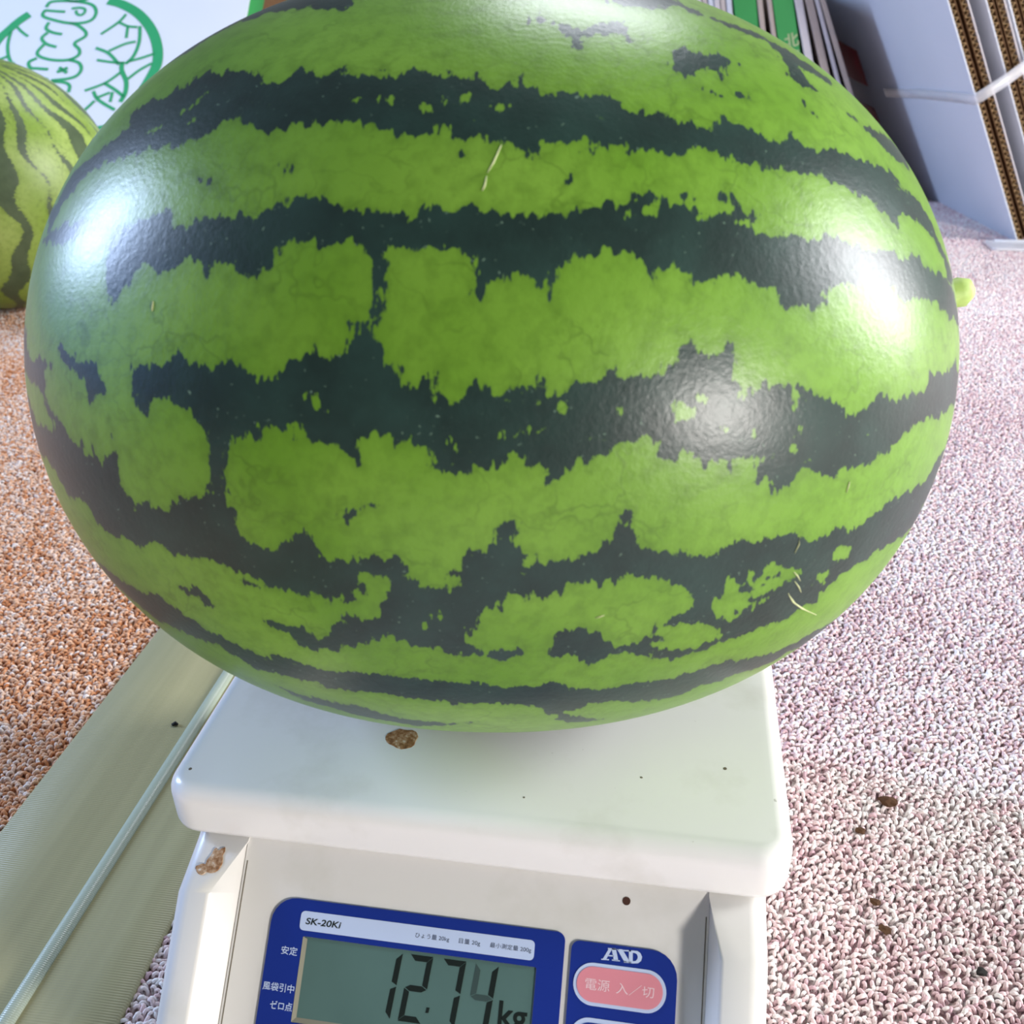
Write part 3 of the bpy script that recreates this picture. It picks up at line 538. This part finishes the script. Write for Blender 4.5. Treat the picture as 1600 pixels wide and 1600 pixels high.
for s, u, w in (('ひょう量 20kg', -15.6, 12.6), ('目量 20g', .6, 7.8), ('最小測定量 200g', 12.0, 15.0)): text('spec_lettering', s, u, 31.3, 2.0, M_INKS, npl, w, .9)
text('unit_lettering', 'kg', 17.3, 59.4, 11.4, M_SEG, lcd, 10.2, .22, 0, .015)
text('indicator_lettering', '安定', -65.0, 42.6, 2.9, M_PALE, disp, 6.2, .75, 0, .01)
text('indicator_lettering', '風袋引中', -70.0, 55.2, 2.9, M_PALE, disp, 12.0, .75, 0, .01)
text('indicator_lettering', 'ゼロ点', -66.2, 61.2, 2.9, M_PALE, disp, 8.4, .75, 0, .01)
bm = bmesh.new()
for P in LOGO:
    q = [bm.verts.new(pp(P[i], P[i+1], .78)) for i in range(0, len(P), 2)]; bm.faces.new(q)
from_bm('logo_lettering', bm, M_PALE, keyp)
btn = plate('power_button', rrect(42.8, 75.3, 31.6, 45.5, 6.9, 10), .5, .95, M_PALE, keyp)
plate('button_face', rrect(44.0, 74.1, 32.8, 44.3, 5.7, 10), .8, 1.15, M_PINKB2, btn)
text('button_lettering', '電源', 47.0, 40.4, 3.7, M_PINKT, btn, 8.6, 1.2); text('button_lettering', '入／切', 57.9, 40.5, 3.7, M_PINKT, btn, 13.2, 1.2)
b2 = plate('key_button', rrect(42.8, 75.3, 49.4, 63, 6.7, 10), .5, .95, M_PALE, keyp); plate('button_face', rrect(44.6, 73.5, 50.9, 61.6, 5.2, 10), .8, 1.15, M_BLUE, b2)
plate('screw_hole', [(59.5+1.45*math.cos(2*math.pi*k/18), 10+1.45*math.sin(2*math.pi*k/18)) for k in range(18)], -.2, .12, M_HOLE, sc)

# ------------------------------------------------------------------ watermelons
def melon_mesh(name, A, B, Cc, n, k, th, ph, sdf, mat, parent):
    NTH, NPH = len(th), len(ph)
    c, s = np.cos(th), np.sin(th); u = np.sign(c)*np.abs(c)**(2/n); r = np.abs(s)**(2/n); t = 1+k*u
    X = np.repeat((A*u)[:, None], NPH, 1); Y = -(B*t*r)[:, None]*np.cos(ph)[None]; Z = (Cc*t*r)[:, None]*np.sin(ph)[None]
    co = np.stack([X, Y, Z], -1).reshape(-1, 3)
    i = np.arange(NTH-1)[:, None]*NPH; j = np.arange(NPH)[None]; j2 = (j+1) % NPH
    q = np.stack([i+j, i+j2, i+NPH+j2, i+NPH+j], -1).reshape(-1, 4)[:, ::-1]
    me = bpy.data.meshes.new(name); me.vertices.add(len(co)); me.vertices.foreach_set('co', co.ravel())
    me.loops.add(q.size); me.loops.foreach_set('vertex_index', q.ravel().astype(np.int32))
    me.polygons.add(len(q)); me.polygons.foreach_set('loop_start', np.arange(0, q.size, 4, dtype=np.int32))
    a = me.attributes.new('sdf', 'FLOAT', 'POINT'); a.data.foreach_set('value', sdf.ravel().astype(np.float32))
    me.update(calc_edges=True); me.validate(); me.shade_smooth()
    return link(name, me, mat, parent)
MA, MB, MC, MN, MK = .161, .134, .1317, 2.1408, -.0071
MCE = Vector((-0.003555, 0.004843, 0.256767))
MR = Matrix(((0.9966319088, -0.0807524702, -0.0142785445), (0.0807441839, 0.9967341865, -0.0011568056), (0.0143253283, 0.0, 0.9998973872)))
th = np.linspace(.004, math.pi-.004, 470)
f0, f1 = -1.75, 2.35
ph = np.r_[np.linspace(f0, f1, 700), np.linspace(f1, f0+2*math.pi, 120)[1:-1]]
NF = 700; phf = ph[:NF]
def raster(polys):
    """inside mask and unsigned distance (metres) on the front part of the grid"""
    ins = np.zeros((len(th), NF), bool); dist = np.full((len(th), NF), .02)
    r = np.maximum(np.sin(th), .15)**(2/MN)*MB
    dth = th[1]-th[0]; dph = phf[1]-phf[0]
    for P in polys:
        a = np.array(P, float).reshape(-1, 2)/1000; m = np.zeros_like(ins)
        a[:, 1] = np.where(a[:, 1] < .3-math.pi, a[:, 1]+2*math.pi, a[:, 1])
        for p, q in zip(a, np.roll(a, -1, 0)):
            lo, hi = min(p[0], q[0]), max(p[0], q[0])
            i0, i1 = np.searchsorted(th, [lo, hi])
            if i1 > i0 and hi > lo:
                x = p[1]+(th[i0:i1]-p[0])/(q[0]-p[0])*(q[1]-p[1])
                m[i0:i1] ^= phf[None, :] > x[:, None]
            W = .021
            ti0 = max(0, int((lo-W/.13-th[0])/dth)); ti1 = min(len(th), int((hi+W/.13-th[0])/dth)+2)
            rr = r[ti0:ti1].min() if ti1 > ti0 else .05
            pi0 = max(0, int((min(p[1], q[1])-W/rr-f0)/dph)); pi1 = min(NF, int((max(p[1], q[1])+W/rr-f0)/dph)+2)
            if ti1 <= ti0 or pi1 <= pi0: continue
            T = th[ti0:ti1, None]; R_ = r[ti0:ti1, None]
            gx, gy = (T-p[0])*.15, (phf[None, pi0:pi1]-p[1])*R_
            ex, ey = (q[0]-p[0])*.15, (q[1]-p[1])*R_
            k = np.clip((gx*ex+gy*ey)/(ex*ex+ey*ey+1e-12), 0, 1)
            d = np.hypot(gx-k*ex, gy-k*ey); dd = dist[ti0:ti1, pi0:pi1]; np.minimum(dd, d, out=dd)
        ins |= m
    return ins, dist
dI, dD = raster(DARK); lI, lD = raster(LIGHT); sI, sD = raster(SPECK)
s1 = np.where(dI, dD, -dD); s2 = np.where(lI, lD, -lD); s3 = np.where(sI, sD, -sD)
front = np.maximum(np.minimum(s1, -s2), s3)
def wav(th, ph, N, seed, bias, amp):
    T, P = np.meshgrid(th, ph, indexing='ij')
    w = np.sin(N*P+.9*np.sin(2.3*T+seed)+.5*np.sin(7*T+2*np.sin(3*P)+seed))+.35*np.sin(13*T+5*np.sin(2*P+seed))
    return (w-bias)*amp*(np.sin(T)+.05)
sdf = np.concatenate([front, wav(th, ph[NF:], 8, 1.2, .25, .012)], 1)
# the far side of the front grid (turned away from the viewer's side) carries ordinary stripes
cl = MR.transposed() @ (CAM-MCE)
c_, s_ = np.cos(th), np.sin(th); u_ = np.sign(c_)*np.abs(c_)**(2/MN); r_ = np.abs(s_)**(2/MN)
nx = np.sign(u_)*np.abs(u_)**(MN-1)/MA; nr = r_**(MN-1)
Xg = (MA*u_)[:, None]+0*phf[None]; Yg = -(MB*r_)[:, None]*np.cos(phf)[None]; Zg = (MC*r_)[:, None]*np.sin(phf)[None]
Nd = nx[:, None]*(cl.x-Xg)-(nr[:, None]*np.cos(phf)[None]/MB)*(cl.y-Yg)+(nr[:, None]*np.sin(phf)[None]/MC)*(cl.z-Zg)
back = wav(th, phf, 8, 1.2, .25, .012)
sdf[:, :NF] = np.where(Nd > -.06, sdf[:, :NF], back)
wm = empty('watermelon', (MCE.x, MCE.y, .125)); tag(wm, 'large oval striped watermelon resting on the weighing scale', 'watermelon')
rind = melon_mesh('rind', MA, MB, MC, MN, MK, th, ph, sdf, M_RIND, wm)
rind.matrix_local = Matrix.Translation(MCE-wm.location) @ MR.to_4x4()
def surf(t, p, off=0.):
    def f(t, p):
        c, s = math.cos(t), math.sin(t); u = math.copysign(abs(c)**(2/MN), c); r = abs(s)**(2/MN); k = 1+MK*u
        return Vector((MA*u, -MB*k*r*math.cos(p), MC*k*r*math.sin(p)))
    P = f(t, p); n = (f(t+.002, p)-P).cross(f(t, p+.002)-P).normalized()
    if n.dot(P) < 0: n = -n
    return MCE+MR @ (P+n*off), MR @ n
p0, n0 = surf(.21, 2.58)
tip = n0+Vector((.15, .1, .35)); pts = [p0-n0*.004, p0+n0*.006, p0+n0*.012+Vector((0, 0, .001)), p0+n0*.0175+Vector((0, 0, .0015)), p0+n0*.0210+Vector((0, -.001, .001)), p0+n0*.0225+Vector((0, -.001, .0005))]
V, F = tube(pts, [.0082, .0062, .0054, .0056, .0052, .0030], 14); tag(mk('stem', V, F, M_STEM, wm, True), 'short pale green stem stub')
for a in SCRATCH:
    q = [surf(a[i]/1000, a[i+1]/1000, .00012)[0] for i in range(0, len(a), 2)]
    V, F = tube(q, [.00012]+[.00022]*(len(q)-2)+[.0001], 5); mk('scratch', V, F, M_SCR, wm, True)
# second melon, standing on its end by the carton
c2 = Vector((-.79, .81, .150)); th2 = np.linspace(.004, math.pi-.004, 150); ph2 = np.linspace(-math.pi, math.pi, 301)[:-1]
T, P = np.meshgrid(th2, ph2, indexing='ij')
wob = .055*np.sin(6*T+2*np.sin(3*P))+.03*np.sin(15*T+3*P)
cell = (P+wob)*25/(2*math.pi)+.35; w2 = np.abs(cell % 1-.5)*2
sd2 = (np.where(np.floor(cell) % 3 == 0, .52, .24)+.24*np.sin(7*T+4*np.floor(cell))-w2)*.016*(np.sin(T)+.05)
e2 = empty('watermelon', (c2.x, c2.y, 0)); tag(e2, 'pale green watermelon with thin dark stripes standing behind on the orange carpet', 'watermelon')
r2 = melon_mesh('rind', .150, .151, .151, 2.05, 0, th2, ph2, sd2, M_RIND2, e2)
tilt = Matrix.Rotation(math.radians(-90), 4, 'Y') @ Matrix.Rotation(math.radians(0), 4, 'X')
r2.matrix_local = Matrix.Translation((0, 0, .1505)) @ Matrix.Rotation(math.radians(6), 4, 'X') @ Matrix.Rotation(math.radians(14), 4, 'Y') @ tilt

# ------------------------------------------------------------------ leaning printed carton
BP = Vector((-.931, 1.285, .235)); bb, by = math.radians(50), math.radians(5)
Rz = Matrix.Rotation(by, 3, 'Z'); BX = Rz @ Vector((1, 0, 0)); BU = Rz @ Vector((0, math.sin(bb), math.cos(bb))); BN = Rz @ Vector((0, -math.cos(bb), math.sin(bb)))
def bp(s, t, h=0.): return BP+BX*s+BU*t+BN*h
ec = empty('flattened_carton', (-1.0, 1.1, 0)); tag(ec, 'white carton with green melon net emblem leaning back behind the pale melon', 'carton')
t0, t1, s0, s1_ = -.330, .33, -.42, .271; TH = .06
def slab(name, s0, s1, t0, t1, h0, h1, mat, parent, bev=.002):
    bm = bmesh.new(); bmesh.ops.create_cube(bm, size=1)
    for v in bm.verts: v.co = bp(s0 if v.co.x < 0 else s1, t0 if v.co.y < 0 else t1, h0 if v.co.z < 0 else h1)
    bmesh.ops.bevel(bm, geom=bm.edges[:], offset=bev, segments=2, affect='EDGES', profile=.5)
    return from_bm(name, bm, mat, parent, True, angle=40)
slab('carton_board', s0, s1_, t0, t1, -TH, 0, M_WHITE, ec)
slab('green_side', s1_-.001, s1_+.0012, t0+.01, t1-.01, -TH+.004, -.003, M_GREEN, ec, .0003)
def ribbon(name, strokes, fr, h, mat, parent):
    bm = bmesh.new()
    for w, c in strokes:
        P = [Vector((c[i]/1000, c[i+1]/1000)) for i in range(0, len(c), 2)]
        # smooth the stroke (Catmull-Rom)
        Q = []
        for i in range(len(P)-1):
            a, b, d, e = P[max(i-1, 0)], P[i], P[i+1], P[min(i+2, len(P)-1)]
            for k in range(5):
                t = k/5; Q.append(.5*((2*b)+(d-a)*t+(2*a-5*b+4*d-e)*t*t+(3*b-a-3*d+e)*t**3))
        Q.append(P[-1]); prev = None
        for i, p in enumerate(Q):
            d = (Q[min(i+1, len(Q)-1)]-Q[max(i-1, 0)]); d = d.normalized() if d.length > 0 else Vector((1, 0)); n = Vector((-d.y, d.x))*w*1.55/2000
            pr = (bm.verts.new(fr(p.x+n.x, p.y+n.y, h)), bm.verts.new(fr(p.x-n.x, p.y-n.y, h)))
            if prev: bm.faces.new((prev[0], prev[1], pr[1], pr[0]))
            prev = pr
    return from_bm(name, bm, mat, parent)
tag(ribbon('emblem_print', EMBLEM, bp, .0006, M_GREENI, ec), 'green round emblem with bubble letters and net lines')
# prop behind the leaning carton
eb = empty('carton', (-.95, 1.75, 0)); tag(eb, 'brown cardboard carton propping up the white printed carton from behind', 'carton')
V, F = loft([[(x, y, z) for x, y in rrect(-1.25, -.70, 1.56, 2.0, .004, 2)] for z in (ZB, .02, .36)]); mk('carton_body', V, F, M_KRAFTD, eb)
mk('flap', [(-1.25, 1.56, .3605), (-.70, 1.56, .3605), (-.70, 1.775, .3635), (-1.25, 1.775, .3635), (-1.25, 1.56, .357), (-.70, 1.56, .357), (-.70, 1.775, .3605), (-1.25, 1.775, .3605)], [(0, 1, 2, 3), (7, 6, 5, 4), (0, 4, 5, 1), (1, 5, 6, 2), (2, 6, 7, 3), (3, 7, 4, 0)], M_KRAFT, eb)

# ------------------------------------------------------------------ leaning stack of folded cartons (middle)
def lean_slab(name, xb, y0, depth, thick, height, ang, mat, parent, yaw=0., org=None, z0=0.):
    """slab whose lower left edge stands at xb; leans to the left by ang degrees"""
    a = math.radians(ang); w = math.radians(yaw); bm = bmesh.new(); bmesh.ops.create_cube(bm, size=1); o = org or Vector((xb, y0, ZB))
    for v in bm.verts:
        lx = (0 if v.co.x < 0 else thick); lz = z0 if v.co.z < 0 else height; ly = 0 if v.co.y < 0 else depth
        X = lx*math.cos(a)-lz*math.sin(a); Z = lx*math.sin(a)+lz*math.cos(a)
        v.co = o+Vector((X*math.cos(w)-ly*math.sin(w), X*math.sin(w)+ly*math.cos(w), Z))
    bmesh.ops.bevel(bm, geom=bm.edges[:], offset=min(.0012, thick*.2), segments=1, affect='EDGES')
    return from_bm(name, bm, mat, parent)
def xbase(xtop, z, ang): return xtop+z*math.tan(math.radians(ang))
def folded(label, group, xtop, thick, ang, mat, y0=1.5, liner=None, height=None, depth=.34):
    """xtop: x of the left face at z = .325"""
    xb = xbase(xtop, .325-ZB, ang); e = empty('folded_carton', (xb, y0, 0)); tag(e, label, 'carton', group)
    lean_slab('carton_board', xb, y0, depth, thick, height or .336/math.cos(math.radians(ang)), ang, mat, e)
    return e, xb
LB = 'folded cartons leaning in a row'
ORD = ['first', 'second', 'third', 'fourth', 'fifth', 'sixth', 'seventh', 'eighth']
for i in range(8):
    folded(ORD[i]+' thin grey white cardboard sheet to the left of the plain green carton', LB, .1278-i*.0098, .0086, 10.6-.15*i, M_GREYL if i % 3 else M_WHITE, 1.5+.004*math.sin(i*2.1))
g1, xg = folded('plain green folded carton leaning in the row behind the melon', LB, .1395, .036, 11.5, M_GREEN)
folded('beige folded cardboard sheet between the two green cartons, on the plain one', LB, .1775, .0085, 13, M_LINER)
folded('beige folded cardboard sheet touching the green carton with pale lettering', LB, .1935, .0072, 14.5, M_LINER)
g2, xg2 = folded('green folded carton with pale lettering leaning behind the melon', LB, .2020, .032, 15.5, M_GREEN)
folded('beige grey folded cardboard sheet on the right of the lettered green carton', LB, .2370, .0125, 18, M_GREYL)
folded('brownish folded cardboard sheet second from the right end of the leaning row', LB, .2545, .0115, 21, M_LINER)
folded('thin grey folded cardboard sheet second from the white bundle side', LB, .2695, .0060, 23, M_GREYL)
folded('pale folded cardboard sheet at the right end of the leaning row', LB, .2775, .0078, 25, M_LINER)
# pale lettering on the end of the second green carton
a = math.radians(15.5); o2 = Vector((xg2, 1.5, ZB)); AX = Vector((math.cos(a), 0, math.sin(a))); AZ = Vector((-math.sin(a), 0, math.cos(a)))
def gtext(body, lx, lz, hgt):
    c = bpy.data.curves.new('t', 'FONT'); c.body = body; c.offset = .02; o = bpy.data.objects.new('t', c); COL.objects.link(o); bpy.context.view_layer.update()
    me = bpy.data.meshes.new_from_object(o.evaluated_get(bpy.context.evaluated_depsgraph_get())); bpy.data.objects.remove(o)
    co = np.array([v.co[:] for v in me.vertices]); lo, hi = co.min(0), co.max(0); s = hgt/(hi[1]-lo[1])
    for v, p in zip(me.vertices, co): v.co = o2+AX*(lx+(p[0]-lo[0])*s)+AZ*(lz+(p[1]-lo[1])*s)+Vector((0, -.0008, 0))-absloc(g2)
    me.name = 'lettering'; link('lettering', me, M_YEL, g2)
gtext('北', .009, .262, .022); gtext('海', .009, .236, .022)

# ------------------------------------------------------------------ bundle of white cartons (right)
BO = Vector((.592, 1.262, ZB)); BA = 28.6; BW = 11.5
def sheet_frame(off):
    a = math.radians(BA); w = math.radians(BW)
    lx = Vector((math.cos(a)*math.cos(w), math.cos(a)*math.sin(w), math.sin(a))); lz = Vector((-math.sin(a)*math.cos(w), -math.sin(a)*math.sin(w), math.cos(a))); ly = Vector((-math.sin(w), math.cos(w), 0))
    # slide along the floor so that every sheet stands on it
    o = BO+Vector((math.cos(w), math.sin(w), 0))*(off/math.cos(a)); return o, lx, ly, lz
def flute(off, x0, x1, y0, depth, height, parent, pitch=.0092):
    o, lx, ly, lz = sheet_frame(off); V = []; F = []; n = int(height/pitch*2)
    for i in range(n+1):
        x = x0 if i % 2 else x1; z = .004+i*pitch/2
        for k in (0, 1): V.append(o+lx*x+lz*z+ly*(y0+k*depth))
    for i in range(n): F.append((2*i, 2*i+1, 2*i+3, 2*i+2))
    ob = mk('fluted_core', V, F, M_KRAFT, parent); md = ob.modifiers.new('thickness', 'SOLIDIFY'); md.thickness = .0009; return ob
def bslab(name, off, x0, x1, y0, depth, height, mat, parent):
    o, lx, ly, lz = sheet_frame(off); bm = bmesh.new(); bmesh.ops.create_cube(bm, size=1)
    for v in bm.verts: v.co = o+lx*(x0 if v.co.x < 0 else x1)+ly*(y0 if v.co.y < 0 else y0+depth)+lz*(0 if v.co.z < 0 else height)
    return from_bm(name, bm, mat, parent)
def bcarton(label, off, y0, depth, height, gap):
    o, lx, ly, lz = sheet_frame(off); e = empty('folded_carton', (o.x, o.y, 0)); tag(e, label, 'carton', 'white folded cartons tied in a bundle')
    bslab('white_liner', off, 0, .0016, y0, depth, height, M_WHITE, e); flute(off, .0017, .0088, y0+.001, depth-.002, height-.01, e)
    bslab('inner_liner', off, .009, .0100, y0+.001, depth, height-.003, M_KRAFTD, e); bslab('inner_liner', off, .0100+gap, .0110+gap, y0+.002, depth, height-.006, M_KRAFTD, e)
    flute(off, .0112+gap, .0183+gap, y0+.0015, depth-.002, height-.01, e); bslab('white_liner', off, .0185+gap, .0200+gap, y0, depth, height, M_GREYL, e)
    return e, off
c1, _ = bcarton('leftmost white folded carton of the strapped bundle, with dark red marks on its face', 0, 0, .66, .52, .006)
bcarton('second white folded carton of the strapped bundle, with open fluted edges', .048, .004, .36, .50, .004)
bcarton('third white folded carton of the strapped bundle, cut off by the picture edge', .0785, .010, .36, .51, .004)
bcarton('fourth white folded carton of the strapped bundle, mostly outside the picture', .109, .006, .36, .51, .004)
o1, lx1, ly1, lz1 = sheet_frame(0)
def red(pts):
    V = [o1+ly1*y+lz1*z-lx1*.0006 for y, z in pts]; mk('red_print', V, [tuple(range(len(V)))], M_RED, c1)
red([(REDM[i], REDM[i+1]) for i in range(0, 8, 2)]); red([(REDM[i], REDM[i+1]) for i in range(8, 16, 2)])
# clear strap round the bundle
def strap_pt(lx, ly, lz): return o1+lx1*lx+ly1*ly+lz1*lz
zs = .268; x1s = .150/1.0
path = [(-.002, .365, zs-.065), (-.002, .20, zs-.045), (-.002, .05, zs-.032), (-.0018, .004, zs-.029), (.004, -.003, zs-.028), (.022, -.0045, zs-.026), (.045, -.005, zs-.024), (.072, -.004, zs-.020), (.10, -.003, zs-.012), (.133, -.003, zs+.004), (.139, .01, zs+.006), (.139, .365, zs), (.133, .371, zs-.01), (.004, .371, zs-.066)]
V = []; F = []
for i, p in enumerate(path):
    P = strap_pt(*p)
    for d, t in ((-.008, 0), (.008, 0), (.008, 1), (-.008, 1)):
        c = strap_pt(.08, .18, p[2]); off = (P-c); off = off.normalized()*.0012*t
        V.append(P+lz1*d+off)
n = len(path)
for i in range(n):
    j = (i+1) % n
    for k in range(4): F.append((4*i+k, 4*j+k, 4*j+(k+1) % 4, 4*i+(k+1) % 4))
tag(mk('packing_strap', V, F, M_STRAP, None, True, origin=strap_pt(0, 0, zs)), 'clear plastic packing strap around the white carton bundle', 'strap')
ep = empty('plastic_film', (.60, 1.236, 0)); tag(ep, 'clear plastic film edge lying on the carpet under the carton bundle', 'plastic film')
V, F = loft([[(x, y, z) for x, y in rrect(.540+i_, .80-i_, 1.205+i_, 1.258-i_, .008, 4)] for i_, z in ((.001, .0003), (0, .001), (0, .0035), (.002, .0045))]); mk('film_sheet', V, F, M_FILM, ep, True)
V, F = tube([(.552, 1.248, .0055), (.60, 1.243, .0065), (.66, 1.246, .006), (.79, 1.243, .006)], .0022, 8); mk('film_fold', V, F, M_FILM, ep, True)

# ------------------------------------------------------------------ crumbs on the carpet
def crumb(x, y, r, mat, label, seed, flat=.5):
    r_ = random.Random(seed); bm = bmesh.new(); bmesh.ops.create_icosphere(bm, subdivisions=2, radius=1)
    for v in bm.verts: k = 1+.35*(r_.random()-.5)*2; v.co = Vector((x+v.co.x*r*k*1.2, y+v.co.y*r*k, .0006+r*flat*(1+v.co.z*k)*.7))
    o = from_bm('crumb', bm, mat, None, False, (x, y, 0)); tag(o, label, 'crumb', 'dry crumbs on the pink carpet')
for i, (x, y, r, mt, lb) in enumerate([(.193, .060, .0037, M_CRUMB, 'largest brown dry crumb on the pink carpet right of the platform'), (.176, .038, .0020, M_CRUMB, 'small brown crumb just below the largest crumb on the pink carpet'),
        (.176, -.005, .0019, M_CRUMB, 'upper of two brown crumbs beside the lower right of the scale'), (.178, -.020, .0024, M_CRUMB, 'lower of two brown crumbs beside the lower right of the scale'),
        (.216, -.036, .0020, M_BLACK, 'small black crumb near the bottom right corner on the carpet'), (.215, .102, .0022, M_LINER, 'pale tan crumb on the pink carpet above the largest brown crumb')]):
    crumb(x, y, r, mt, lb, 50+i)
